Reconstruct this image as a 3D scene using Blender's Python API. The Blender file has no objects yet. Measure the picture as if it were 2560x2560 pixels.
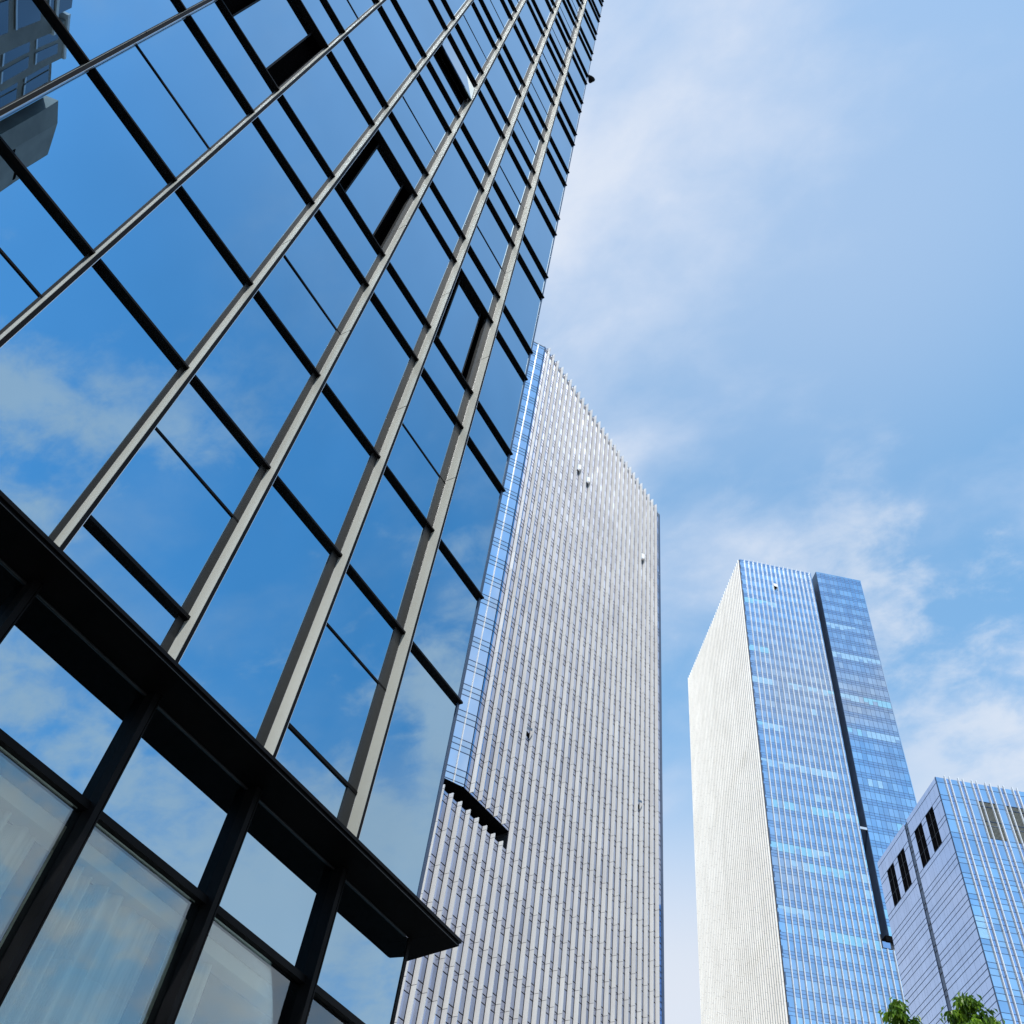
import bpy, math, random
from mathutils import Vector, Matrix
random.seed(7)
R_ = math.radians
scene = bpy.context.scene
EYE = 1.6                                   # eye height: every height below is measured from the ground
COL = scene.collection

# ------------------------------------------------------------------ camera
HEAD, PITCH, ROLL, FPX = -0.65086218, 0.89294247, 0.1851815, 2372.51
_f = Vector((math.cos(PITCH)*math.sin(HEAD), math.cos(PITCH)*math.cos(HEAD), math.sin(PITCH)))
_r = Vector((math.cos(HEAD), -math.sin(HEAD), 0)); _u = _r.cross(_f)
RGT = _r*math.cos(ROLL) + _u*math.sin(ROLL); UPV = -_r*math.sin(ROLL) + _u*math.cos(ROLL); FWD = _f
cd = bpy.data.cameras.new('camera'); cam = bpy.data.objects.new('camera', cd); COL.objects.link(cam)
cd.sensor_width = 36; cd.lens = FPX/2560*36; cd.clip_start = 0.1; cd.clip_end = 6000
cam.matrix_world = Matrix(((RGT.x, UPV.x, -FWD.x, 0), (RGT.y, UPV.y, -FWD.y, 0), (RGT.z, UPV.z, -FWD.z, EYE), (0, 0, 0, 1)))
scene.camera = cam
EYEV = Vector((0, 0, EYE))
def project(p):
    q = Vector(p) - EYEV; d = q.dot(FWD)
    if d < 0.1: return None
    return (1280 + FPX*q.dot(RGT)/d, 1280 - FPX*q.dot(UPV)/d)

# ------------------------------------------------------------------ world and sun
SUN_AZ, SUN_EL = 160.0, 55.0
def azdir(az, el=0):
    return Vector((math.sin(R_(az))*math.cos(R_(el)), math.cos(R_(az))*math.cos(R_(el)), math.sin(R_(el))))
world = bpy.data.worlds.new('World'); scene.world = world; world.use_nodes = True
def build_world():
    nt = world.node_tree; N = nt.nodes; L = nt.links; N.clear()
    def nd(t, **k):
        n = N.new(t)
        for a, b in k.items(): setattr(n, a, b)
        return n
    def math_(op, a, b=None, clamp=False):
        n = nd('ShaderNodeMath', operation=op, use_clamp=clamp)
        for i, v in enumerate((a, b)):
            if v is None: continue
            if isinstance(v, (int, float)): n.inputs[i].default_value = v
            else: L.new(v, n.inputs[i])
        return n.outputs[0]
    sky = nd('ShaderNodeTexSky', sky_type='NISHITA'); sky.sun_disc = False
    sky.sun_elevation = R_(SUN_EL); sky.sun_rotation = R_(SUN_AZ); sky.air_density = 1.0; sky.dust_density = 0.4; sky.ozone_density = 0.45
    hs = nd('ShaderNodeHueSaturation'); hs.inputs['Hue'].default_value = 0.483; hs.inputs['Saturation'].default_value = 1.3; hs.inputs['Value'].default_value = 1.0; L.new(sky.outputs[0], hs.inputs['Color'])
    tc = nd('ShaderNodeTexCoord'); sep = nd('ShaderNodeSeparateXYZ'); L.new(tc.outputs['Generated'], sep.inputs[0])
    z = math_('MAXIMUM', sep.outputs[2], 0.0); zz = math_('ADD', z, 0.30)
    comb = nd('ShaderNodeCombineXYZ')
    L.new(math_('DIVIDE', sep.outputs[0], zz), comb.inputs[0]); L.new(math_('DIVIDE', sep.outputs[1], zz), comb.inputs[1])
    comb.inputs[2].default_value = 3.7
    def noise(scale, det, rough, dist, off, rot=0.0, st=(1, 1, 1)):
        mp = nd('ShaderNodeMapping'); mp.inputs['Location'].default_value = off; mp.inputs['Rotation'].default_value = (0, 0, rot); mp.inputs['Scale'].default_value = st
        L.new(comb.outputs[0], mp.inputs[0])
        n = nd('ShaderNodeTexNoise'); n.inputs['Scale'].default_value = scale; n.inputs['Detail'].default_value = det
        n.inputs['Roughness'].default_value = rough; n.inputs['Distortion'].default_value = dist
        L.new(mp.outputs[0], n.inputs['Vector']); return n.outputs['Fac']
    def ramp(v, a, b):
        n = nd('ShaderNodeMapRange', interpolation_type='SMOOTHSTEP'); L.new(v, n.inputs[0])
        n.inputs[1].default_value = a; n.inputs[2].default_value = b; return n.outputs[0]
    big = noise(2.1, 2, 0.5, 0.0, (11.7, 4.4, 0), 0.5, (1, 1.4, 1)); fine = noise(5.0, 8, 0.52, 0.2, (7.7, 1.2, 0), 0.5, (1, 1.4, 1))
    wisp = noise(17.0, 8, 0.6, 0.3, (1.7, 3.9, 0), 0.9, (1, 1.5, 1))
    mixn = math_('ADD', math_('ADD', math_('MULTIPLY', big, 0.53), math_('MULTIPLY', fine, 0.38)), math_('MULTIPLY', wisp, 0.09))
    # thin veil: the part of the sky away from the sun carries more of it, and so does the air near the horizon
    vd = nd('ShaderNodeVectorMath', operation='DOT_PRODUCT'); L.new(tc.outputs['Generated'], vd.inputs[0]); vd.inputs[1].default_value = azdir(-30, 42)
    west = ramp(vd.outputs['Value'], 0.62, 1.0)
    vz = nd('ShaderNodeVectorMath', operation='DOT_PRODUCT'); L.new(tc.outputs['Generated'], vz.inputs[0]); vz.inputs[1].default_value = azdir(20, 80)
    high = ramp(vz.outputs['Value'], 0.84, 0.99)
    low = ramp(z, 0.62, 0.38)
    ve = nd('ShaderNodeVectorMath', operation='DOT_PRODUCT'); L.new(tc.outputs['Generated'], ve.inputs[0]); ve.inputs[1].default_value = azdir(50, 47)
    clear = math_('MULTIPLY', ramp(ve.outputs['Value'], 0.76, 0.95), ramp(z, 0.58, 0.78))
    cover = math_('ADD', mixn, math_('SUBTRACT', math_('ADD', math_('MULTIPLY', low, 0.035), math_('MULTIPLY', west, 0.035)), math_('SUBTRACT', math_('MULTIPLY', clear, 0.075), math_('MULTIPLY', math_('MULTIPLY', ramp(ve.outputs['Value'], 0.62, 0.92), ramp(z, 0.84, 0.58)), 0.05))))
    cloud = ramp(cover, 0.42, 0.64)
    veil = math_('ADD', math_('MULTIPLY', west, 0.22), math_('ADD', math_('MULTIPLY', low, 0.14), math_('MULTIPLY', high, 0.38)))
    tot = math_('ADD', math_('MULTIPLY', cloud, 0.54), veil, True)
    puff = ramp(cover, 0.54, 0.68)
    mx = nd('ShaderNodeMix', data_type='RGBA'); L.new(tot, mx.inputs[0]); L.new(hs.outputs[0], mx.inputs[6]); mx.inputs[7].default_value = (2.15, 2.48, 3.05, 1)
    mx2 = nd('ShaderNodeMix', data_type='RGBA'); L.new(math_('MULTIPLY', puff, 0.55), mx2.inputs[0]); L.new(mx.outputs[2], mx2.inputs[6]); mx2.inputs[7].default_value = (2.95, 3.05, 3.2, 1)
    mx3 = nd('ShaderNodeMix', data_type='RGBA'); L.new(math_('MULTIPLY', ramp(z, 0.66, 0.42), math_('ADD', 0.06, math_('MULTIPLY', west, 0.88))), mx3.inputs[0]); L.new(mx2.outputs[2], mx3.inputs[6]); mx3.inputs[7].default_value = (2.6, 2.72, 2.98, 1)
    # broken cumulus low in the east, the part of the sky the near facade mirrors
    cumn = math_('ADD', math_('MULTIPLY', noise(4.2, 9, 0.56, 0.15, (1.2, 15.3, 0)), 0.75), math_('MULTIPLY', wisp, 0.25))
    cum = math_('MULTIPLY', ramp(math_('SUBTRACT', cumn, math_('MULTIPLY', ramp(z, 0.50, 0.78), 0.07)), 0.40, 0.56), math_('MULTIPLY', ramp(ve.outputs['Value'], 0.60, 0.88), ramp(z, 0.86, 0.70)))
    mx4 = nd('ShaderNodeMix', data_type='RGBA'); L.new(math_("MULTIPLY", cum, 0.85), mx4.inputs[0]); L.new(mx3.outputs[2], mx4.inputs[6]); mx4.inputs[7].default_value = (2.7, 2.85, 3.1, 1)
    bg = nd('ShaderNodeBackground'); bg.inputs['Strength'].default_value = 0.15; L.new(mx4.outputs[2], bg.inputs[0])
    out = nd('ShaderNodeOutputWorld'); L.new(bg.outputs[0], out.inputs[0])
build_world()
sl = bpy.data.lights.new('sun', 'SUN'); sl.energy = 2.6; sl.angle = R_(0.6); sl.color = (1.0, 0.965, 0.90)
so = bpy.data.objects.new('sun', sl); COL.objects.link(so)
so.rotation_euler = azdir(SUN_AZ, SUN_EL).to_track_quat('Z', 'Y').to_euler()
scene.view_settings.view_transform = 'Standard'; scene.view_settings.look = 'None'
scene.view_settings.exposure = 1.0; scene.view_settings.gamma = 1.0
scene.cycles.max_bounces = 8; scene.cycles.glossy_bounces = 5; scene.cycles.transparent_max_bounces = 12
scene.cycles.caustics_reflective = False; scene.cycles.caustics_refractive = False

# ------------------------------------------------------------------ materials
def new_mat(name):
    m = bpy.data.materials.new(name); m.use_nodes = True
    return m, m.node_tree, m.node_tree.nodes['Principled BSDF']
def obj_noise(nt, scale, det=4, rough=0.55, stretch=(1, 1, 1)):
    tc = nt.nodes.new('ShaderNodeTexCoord'); mp = nt.nodes.new('ShaderNodeMapping'); mp.inputs['Scale'].default_value = stretch
    nt.links.new(tc.outputs['Object'], mp.inputs[0]); n = nt.nodes.new('ShaderNodeTexNoise')
    n.inputs['Scale'].default_value = scale; n.inputs['Detail'].default_value = det; n.inputs['Roughness'].default_value = rough
    nt.links.new(mp.outputs[0], n.inputs['Vector']); return n.outputs['Fac']
def varied(name, c1, c2, scale=2.0, rough=0.5, metal=0.0, stretch=(1, 1, 1), lo=0.35, hi=0.65, bump=0.0, spec=0.5):
    m, nt, b = new_mat(name)
    f = obj_noise(nt, scale, stretch=stretch)
    r = nt.nodes.new('ShaderNodeMapRange'); r.inputs[1].default_value = lo; r.inputs[2].default_value = hi; nt.links.new(f, r.inputs[0])
    mx = nt.nodes.new('ShaderNodeMix'); mx.data_type = 'RGBA'; nt.links.new(r.outputs[0], mx.inputs[0])
    mx.inputs[6].default_value = (*c1, 1); mx.inputs[7].default_value = (*c2, 1); nt.links.new(mx.outputs[2], b.inputs['Base Color'])
    b.inputs['Roughness'].default_value = rough; b.inputs['Metallic'].default_value = metal; b.inputs['Specular IOR Level'].default_value = spec
    if bump:
        bp = nt.nodes.new('ShaderNodeBump'); bp.inputs['Strength'].default_value = bump; bp.inputs['Distance'].default_value = 0.02
        nt.links.new(f, bp.inputs['Height']); nt.links.new(bp.outputs[0], b.inputs['Normal'])
    return m
def mirror_glass(name, tint, rough=0.02, wave=0.0, wscale=0.6, dim=0.0):
    """coated solar-control glass: a tinted mirror, slightly wavy like real float glass"""
    m, nt, b = new_mat(name)
    b.inputs['Metallic'].default_value = 1.0; b.inputs['Roughness'].default_value = rough
    oi = nt.nodes.new('ShaderNodeObjectInfo')
    f = obj_noise(nt, 0.35, 3, stretch=(1, 1, 0.5))
    hsv = nt.nodes.new('ShaderNodeHueSaturation'); hsv.inputs['Color'].default_value = (*tint, 1)
    r = nt.nodes.new('ShaderNodeMapRange'); nt.links.new(f, r.inputs[0]); r.inputs[1].default_value = 0.3; r.inputs[2].default_value = 0.7
    r.inputs[3].default_value = 1 - dim; r.inputs[4].default_value = 1 + dim; nt.links.new(r.outputs[0], hsv.inputs['Value'])
    nt.links.new(hsv.outputs[0], b.inputs['Base Color'])
    if wave:
        g = obj_noise(nt, wscale, 1, stretch=(1, 1, 0.6)); bp = nt.nodes.new('ShaderNodeBump')
        bp.inputs['Strength'].default_value = 1.0; bp.inputs['Distance'].default_value = wave
        nt.links.new(g, bp.inputs['Height']); nt.links.new(bp.outputs[0], b.inputs['Normal'])
    return m
def clear_glass(name, tint, fac):
    m, nt, b = new_mat(name); nt.nodes.remove(b)
    t = nt.nodes.new('ShaderNodeBsdfTransparent'); t.inputs[0].default_value = (*tint, 1)
    g = nt.nodes.new('ShaderNodeBsdfGlossy'); g.inputs['Roughness'].default_value = 0.01; g.inputs[0].default_value = (0.80, 0.90, 0.95, 1)
    lw = nt.nodes.new('ShaderNodeLayerWeight'); lw.inputs['Blend'].default_value = 0.25
    mr = nt.nodes.new('ShaderNodeMapRange'); mr.inputs[3].default_value = fac; mr.inputs[4].default_value = 1.0; nt.links.new(lw.outputs['Fresnel'], mr.inputs[0])
    mx = nt.nodes.new('ShaderNodeMixShader'); nt.links.new(mr.outputs[0], mx.inputs[0]); nt.links.new(t.outputs[0], mx.inputs[1]); nt.links.new(g.outputs[0], mx.inputs[2])
    nt.links.new(mx.outputs[0], nt.nodes['Material Output'].inputs[0]); return m
M = {}
M['near_glass'] = mirror_glass('near_glass', (0.32, 0.485, 0.61), 0.0, 0.004, 0.6, 0.07)
M['shop_glass'] = clear_glass('shop_glass', (0.92, 0.95, 0.91), 0.16)
M['black_metal'] = varied('black_metal', (0.002, 0.002, 0.0025), (0.005, 0.005, 0.006), 3, 0.5, 0.0, spec=0.08)
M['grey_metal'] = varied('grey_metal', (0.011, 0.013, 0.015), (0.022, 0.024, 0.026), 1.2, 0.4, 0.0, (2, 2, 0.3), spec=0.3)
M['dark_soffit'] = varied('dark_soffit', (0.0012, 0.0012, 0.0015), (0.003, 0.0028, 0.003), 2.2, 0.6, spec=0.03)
M['fin_metal'] = varied('fin_metal', (0.30, 0.31, 0.285), (0.42, 0.43, 0.40), 0.5, 0.5, 0.05, (1, 1, 0.35))
M['edge_metal'] = varied('edge_metal', (0.55, 0.56, 0.58), (0.65, 0.66, 0.68), 2, 0.3, 0.7)
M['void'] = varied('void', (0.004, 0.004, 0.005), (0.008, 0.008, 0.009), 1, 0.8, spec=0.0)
M['room_wall'] = varied('room_wall', (0.55, 0.56, 0.54), (0.62, 0.63, 0.60), 1, 0.8)
M['curtain'] = varied('curtain', (0.52, 0.57, 0.55), (0.97, 0.98, 0.96), 3.0, 0.9, stretch=(0.3, 4, 0.12), lo=0.30, hi=0.62)  # streaks in the sheer cloth's colour, put in to read as fold shading
M['white_fin'] = varied('white_fin', (0.50, 0.50, 0.51), (0.58, 0.58, 0.585), 0.22, 0.45, 0.0, (1, 1, 0.4))
M['cream_fin'] = varied('cream_fin', (0.74, 0.725, 0.69), (0.83, 0.815, 0.78), 0.2, 0.45, 0.0, (1, 1, 0.4))
M['white_fin_b'] = varied('white_fin_b', (0.47, 0.47, 0.485), (0.53, 0.53, 0.54), 0.22, 0.45, 0.0, (1, 1, 0.4))
M['white_fin_c'] = varied('white_fin_c', (0.55, 0.55, 0.55), (0.61, 0.61, 0.61), 0.22, 0.4, 0.0, (1, 1, 0.4))
M['pale_fin'] = varied('pale_fin', (0.55, 0.59, 0.65), (0.64, 0.67, 0.72), 0.22, 0.4, 0.0, (1, 1, 0.4))
M['mid_glass'] = mirror_glass('mid_glass', (0.42, 0.48, 0.64), 0.03, 0, 0.1, 0.10)
M['mid_glass_b'] = mirror_glass('mid_glass_b', (0.34, 0.4, 0.56), 0.03, 0, 0.1, 0.10)
M['mid_spandrel'] = mirror_glass('mid_spandrel', (0.4, 0.44, 0.57), 0.06, 0, 0.1, 0.06)
M['blue_glass'] = mirror_glass('blue_glass', (0.5, 0.59, 0.7), 0.03, 0, 0.1, 0.08)
M['blue_glass_b'] = mirror_glass('blue_glass_b', (0.43, 0.52, 0.64), 0.03, 0, 0.1, 0.08)
M['blue_glass_c'] = mirror_glass('blue_glass_c', (0.56, 0.65, 0.74), 0.03, 0, 0.1, 0.08)
M['blue_spandrel'] = mirror_glass('blue_spandrel', (0.4, 0.48, 0.61), 0.08, 0, 0.1, 0.06)
def blind_mat(name, c):
    m, nt, b = new_mat(name); b.inputs['Base Color'].default_value = (*c, 1); b.inputs['Roughness'].default_value = 0.06
    b.inputs['Metallic'].default_value = 0.55
    f = obj_noise(nt, 0.8, 2); hs = nt.nodes.new('ShaderNodeHueSaturation'); hs.inputs['Color'].default_value = (*c, 1)
    r = nt.nodes.new('ShaderNodeMapRange'); r.inputs[3].default_value = 0.85; r.inputs[4].default_value = 1.15; nt.links.new(f, r.inputs[0])
    nt.links.new(r.outputs[0], hs.inputs['Value']); nt.links.new(hs.outputs[0], b.inputs['Base Color']); return m
M['blind_glass'] = blind_mat('blind_glass', (0.30, 0.56, 0.70))
M['pale_blind'] = blind_mat('pale_blind', (0.38, 0.56, 0.70))
M['navy'] = varied('navy', (0.04, 0.065, 0.12), (0.055, 0.085, 0.15), 0.5, 0.3, 0.0, spec=0.35)
M['line'] = varied('line', (0.035, 0.06, 0.12), (0.05, 0.08, 0.15), 1, 0.5, spec=0.2)
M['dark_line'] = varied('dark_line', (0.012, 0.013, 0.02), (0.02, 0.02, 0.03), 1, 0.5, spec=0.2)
M['strip_glass'] = mirror_glass('strip_glass', (0.60, 0.69, 0.80), 0.03, 0, 0.1, 0.06)
M['lav_panel'] = mirror_glass('lav_panel', (0.50, 0.59, 0.78), 0.10, 0, 0.1, 0.08)
M['louvre_grey'] = varied('louvre_grey', (0.10, 0.105, 0.095), (0.13, 0.135, 0.12), 1, 0.6)
M['core'] = varied('core', (0.03, 0.035, 0.045), (0.04, 0.045, 0.055), 0.3, 0.7, spec=0.2)
M['roof'] = varied('roof', (0.25, 0.25, 0.25), (0.32, 0.32, 0.31), 0.4, 0.8)
M['stone'] = varied('stone', (0.24, 0.235, 0.225), (0.32, 0.315, 0.30), 0.5, 0.7, bump=0.2)
M['dark_glass'] = mirror_glass('dark_glass', (0.2, 0.22, 0.25), 0.04, 0, 0.1, 0.1)
M['white_sash'] = varied('white_sash', (0.80, 0.80, 0.80), (0.86, 0.86, 0.86), 1, 0.25)
M['paving'] = varied('paving', (0.22, 0.215, 0.20), (0.30, 0.29, 0.275), 0.4, 0.8, bump=0.3)
M['asphalt'] = varied('asphalt', (0.045, 0.045, 0.047), (0.06, 0.06, 0.06), 3, 0.85, bump=0.3)
M['kerb'] = varied('kerb', (0.30, 0.30, 0.29), (0.38, 0.38, 0.36), 2, 0.8)
M['paint'] = varied('paint', (0.70, 0.70, 0.68), (0.80, 0.80, 0.78), 4, 0.6)
M['bark'] = varied('bark', (0.10, 0.075, 0.05), (0.17, 0.13, 0.09), 6, 0.9, stretch=(3, 3, 0.5), bump=0.6)
def leaf_mat():
    m, nt, b = new_mat('leaf')
    f = obj_noise(nt, 1.6, 3)
    r = nt.nodes.new('ShaderNodeMapRange'); r.inputs[1].default_value = 0.35; r.inputs[2].default_value = 0.65; nt.links.new(f, r.inputs[0])
    mx = nt.nodes.new('ShaderNodeMix'); mx.data_type = 'RGBA'; nt.links.new(r.outputs[0], mx.inputs[0])
    mx.inputs[6].default_value = (0.05, 0.13, 0.012, 1); mx.inputs[7].default_value = (0.20, 0.34, 0.022, 1)
    nt.links.new(mx.outputs[2], b.inputs['Base Color']); b.inputs['Roughness'].default_value = 0.4
    tr = nt.nodes.new('ShaderNodeBsdfTranslucent'); nt.links.new(mx.outputs[2], tr.inputs[0])
    ms = nt.nodes.new('ShaderNodeMixShader'); ms.inputs[0].default_value = 0.4
    nt.links.new(b.outputs[0], ms.inputs[1]); nt.links.new(tr.outputs[0], ms.inputs[2]); nt.links.new(ms.outputs[0], nt.nodes['Material Output'].inputs[0])
    return m
M['leaf'] = leaf_mat()

# ------------------------------------------------------------------ mesh helpers
class MB:
    def __init__(s, mp=None): s.v = []; s.f = []; s.mi = []; s.mats = []; s.mp = mp
    def slot(s, m):
        if m not in s.mats: s.mats.append(m)
        return s.mats.index(m)
    def poly(s, pts, m):
        n = len(s.v); s.v += [tuple(p) for p in pts]; s.f.append(tuple(range(n, n+len(pts)))); s.mi.append(s.slot(m))
    def hexa(s, p, m, front=None):
        """p: eight points, bottom ring then top ring"""
        if s.mp: p = [s.mp(*q) for q in p]
        n = len(s.v); s.v += [tuple(q) for q in p]; k = s.slot(m)
        a, b, c, d = (Vector(p[i]) for i in (0, 1, 3, 4))
        flip = (b-a).cross(c-a).dot(d-a) < 0
        for f in ((3, 2, 1, 0), (4, 5, 6, 7), (0, 1, 5, 4), (1, 2, 6, 5), (2, 3, 7, 6), (3, 0, 4, 7)):
            g = tuple(n+i for i in f); s.f.append(g[::-1] if flip else g); s.mi.append(k)
    def box(s, x0, x1, y0, y1, z0, z1, m):
        s.hexa([(x0, y0, z0), (x1, y0, z0), (x1, y1, z0), (x0, y1, z0), (x0, y0, z1), (x1, y0, z1), (x1, y1, z1), (x0, y1, z1)], m)
    def pane(s, o, y0, y1, z0, z1, m, tilt=0.0, th=0.02):
        """a sheet of glass with its outer face at o, turned by a fraction of a degree the way real panes are"""
        a = random.uniform(-tilt, tilt)*(y1-y0)/2; b = random.uniform(-tilt, tilt)*(z1-z0)/2
        s.hexa([(o-th-a-b, y0, z0), (o-a-b, y0, z0), (o+a-b, y1, z0), (o-th+a-b, y1, z0), (o-th-a+b, y0, z1), (o-a+b, y0, z1), (o+a+b, y1, z1), (o-th+a+b, y1, z1)], m)
    def tube(s, pts, rad, m, n=8):
        pts = [Vector(p) for p in pts]; rings = []
        for i, p in enumerate(pts):
            d = (pts[min(i+1, len(pts)-1)] - pts[max(i-1, 0)]).normalized()
            x = d.cross(Vector((0.31, 0.17, 0.93))); x = x.normalized() if x.length > 1e-4 else Vector((1, 0, 0)); y = d.cross(x)
            b = len(s.v); r = rad[i] if isinstance(rad, (list, tuple)) else rad
            for k in range(n): s.v.append(tuple(p + (x*math.cos(2*math.pi*k/n) + y*math.sin(2*math.pi*k/n))*r))
            rings.append(b)
        kk = s.slot(m)
        for i in range(len(rings)-1):
            for k in range(n):
                s.f.append((rings[i]+k, rings[i]+(k+1) % n, rings[i+1]+(k+1) % n, rings[i+1]+k)); s.mi.append(kk)
        s.f.append(tuple(rings[0]+k for k in reversed(range(n)))); s.mi.append(kk)
        s.f.append(tuple(rings[-1]+k for k in range(n))); s.mi.append(kk)
    def build(s, name, parent=None, smooth=False, loc=None):
        me = bpy.data.meshes.new(name); me.from_pydata(s.v, [], s.f)
        for m in s.mats: me.materials.append(M[m])
        me.polygons.foreach_set('material_index', s.mi)
        if smooth: me.polygons.foreach_set('use_smooth', [True]*len(s.f))
        me.update(); o = bpy.data.objects.new(name, me); COL.objects.link(o)
        if parent: o.parent = parent
        if loc: o.location = loc
        return o
def thing(name, label, cat, loc=(0, 0, 0), rz=0, group=None):
    o = bpy.data.objects.new(name, None); COL.objects.link(o); o.location = loc; o.rotation_euler = (0, 0, rz); o.empty_display_size = 0.3
    tag(o, label, cat, group); return o
def tag(o, label, cat, group=None):
    o['label'] = label; o['category'] = cat
    if group: o['group'] = group
    return o
def world_of(root, p):
    c, s = math.cos(root.rotation_euler[2]), math.sin(root.rotation_euler[2]); p = [v*root.scale[0] for v in p]
    return Vector((root.location[0] + c*p[0] - s*p[1], root.location[1] + s*p[0] + c*p[1], root.location[2] + p[2]))
def shown_area(root, corners):
    """how large a quad shows in the photo's frame, in pixels"""
    ps = [project(world_of(root, c)) for c in corners]
    if any(p is None for p in ps): return 0
    a = 0.5*abs(sum(ps[i][0]*ps[(i+1) % 4][1] - ps[(i+1) % 4][0]*ps[i][1] for i in range(4)))
    cx, cy = sum(p[0] for p in ps)/4, sum(p[1] for p in ps)/4
    fr = sum(-5 < p[0] < 2565 and -5 < p[1] < 2565 for p in ps + [(cx, cy)])/5
    return a*fr
def build_panes(root, panes, name, limit=100, tilt=0.003):
    """panes: (mp, o, y0, y1, z0, z1, material, weight); the largest in the photo become parts of their own"""
    sc = []
    for p in panes:
        mp, o, y0, y1, z0, z1, m, w = p; g = mp or (lambda a, b, c: (a, b, c))
        sc.append((w*shown_area(root, [g(o, y0, z0), g(o, y1, z0), g(o, y1, z1), g(o, y0, z1)]), p))
    sc.sort(key=lambda t: -t[0]); rest = MB()
    for i, (a, p) in enumerate(sc):
        mp, o, y0, y1, z0, z1, m, w = p
        if i < limit and a > 0:
            b = MB(mp); b.pane(o, y0, y1, z0, z1, m, tilt); b.build(name, root)
        else:
            rest.mp = mp; rest.pane(o, y0, y1, z0, z1, m, tilt)
    rest.mp = None
    if rest.v: rest.build(name, root)['kind'] = 'stuff'

# ================================================================== ground
def struct(mb, name): o = mb.build(name); o['kind'] = 'structure'; return o
g = MB(); g.poly([(-2500, -2500, -0.02), (2500, -2500, -0.02), (2500, 2500, -0.02), (-2500, 2500, -0.02)], 'paving'); struct(g, 'ground')
g = MB(); g.box(3.5, 11.5, -400, 150, -0.016, -0.004, 'asphalt'); struct(g, 'road')
g = MB()
for x in (3.2, 11.5): g.box(x, x+0.3, -400, 150, -0.01, 0.13, 'kerb')
struct(g, 'kerb')
g = MB()
for k in range(-30, 25): g.box(7.43, 7.57, k*6, k*6+3, -0.003, 0.001, 'paint')
struct(g, 'road_marking')

# ================================================================== the near glass tower (left half of the photo)
S = 6.87                                     # its facade is the plane x = -S
CORNER = 8.57; TOP = 92.0
near = thing('glass_office_tower', 'nearest office tower, reflective blue glass with black transoms and silver mullions, on the left', 'building', (-S, CORNER, 0))
def ny(y): return y - CORNER
def nz(z): return z + EYE
MY = [3.985 + 1.535*(k-3) for k in range(-5, 6)]         # mullions: index 5 is the one through the photo's upper left
BAYS = [(MY[i]+0.06, MY[i+1]) for i in range(len(MY)-1)] + [(MY[-1]+0.06, CORNER)]
LV = [9.05, 11.29]; k = 0
while LV[-1] < 85: LV += [14.24+4.15*k, 15.46+4.15*k]; k += 1
LV = [z for z in LV if z < 86]
zc = 5.447                                   # canopy soffit
core = MB()
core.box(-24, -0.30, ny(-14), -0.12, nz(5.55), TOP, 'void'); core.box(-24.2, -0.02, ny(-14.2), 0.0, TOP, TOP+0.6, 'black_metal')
core.box(-24, -4.0, ny(-14), -0.12, 0.0, nz(5.55), 'room_wall')
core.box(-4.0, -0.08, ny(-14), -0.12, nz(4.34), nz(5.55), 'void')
core.box(-4.0, -0.08, ny(-14), -0.12, -0.01, 0.10, 'room_wall')
core.box(-4.0, -0.08, -0.12, -0.03, 0.0, nz(5.55), 'black_metal')
core.box(-24, -0.30, -0.12, -0.04, nz(5.55), TOP, 'black_metal')
core.build('wall', near)
# operable bays repeat every second bay: those that start at mullions 5, 7, 9
def operable(i): return i % 2 == 1
openings = {(5, 'L4'): 'in', (7, 'L4'): 'in', (9, 'L4'): 'in', (7, 'L8'): 'awning'}
panes = []; sash_bars = []
for i, (a, b) in enumerate(BAYS):
    zs = [zc + 0.1] + LV
    for j in range(len(zs)-1):
        z0, z1 = zs[j] + (0.02 if j else 0), zs[j+1] - 0.02
        vision = j >= 1 and (j == 1 or j % 2 == 0) and j != 1
        key = None
        if j == 4: key = (i, 'L4')
        if j == 8: key = (i, 'L8')
        if key in openings and openings[key] == 'in': continue
        if operable(i) and j == 0:
            panes += [(None, 0, ny(a), ny(b), nz(z0), nz(6.40), 'near_glass', 1), (None, 0, ny(a), ny(b), nz(6.445), nz(7.985), 'near_glass', 1), (None, 0, ny(a), ny(b), nz(8.015), nz(z1), 'near_glass', 1)]
            sash_bars += [(a, b, 6.40, 6.445, 0.07 if i != 9 else 0.02), (a, b, 7.985, 8.015, 0.014)]
        elif operable(i) and j % 2 == 0 and j >= 2:
            zj = zs[j] + 1.25
            panes.append((None, 0, ny(a), ny(b), nz(z0), nz(zj-0.015), 'near_glass', 1))
            if key not in openings: panes.append((None, 0, ny(a), ny(b), nz(zj+0.015), nz(z1), 'near_glass', 1))
            sash_bars.append((a, b, zj-0.015, zj+0.015, 0.012))
        else: panes.append((None, 0, ny(a), ny(b), nz(z0), nz(z1), 'near_glass', 1))
build_panes(near, panes, 'glass_pane', 100, 0.004)
for a, b, z0, z1, d in sash_bars:
    m = MB(); m.box(-0.06, d, ny(a), ny(b), nz(z0), nz(z1), 'black_metal'); m.build('sash_bar', near)
FDN = 0.19
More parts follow.
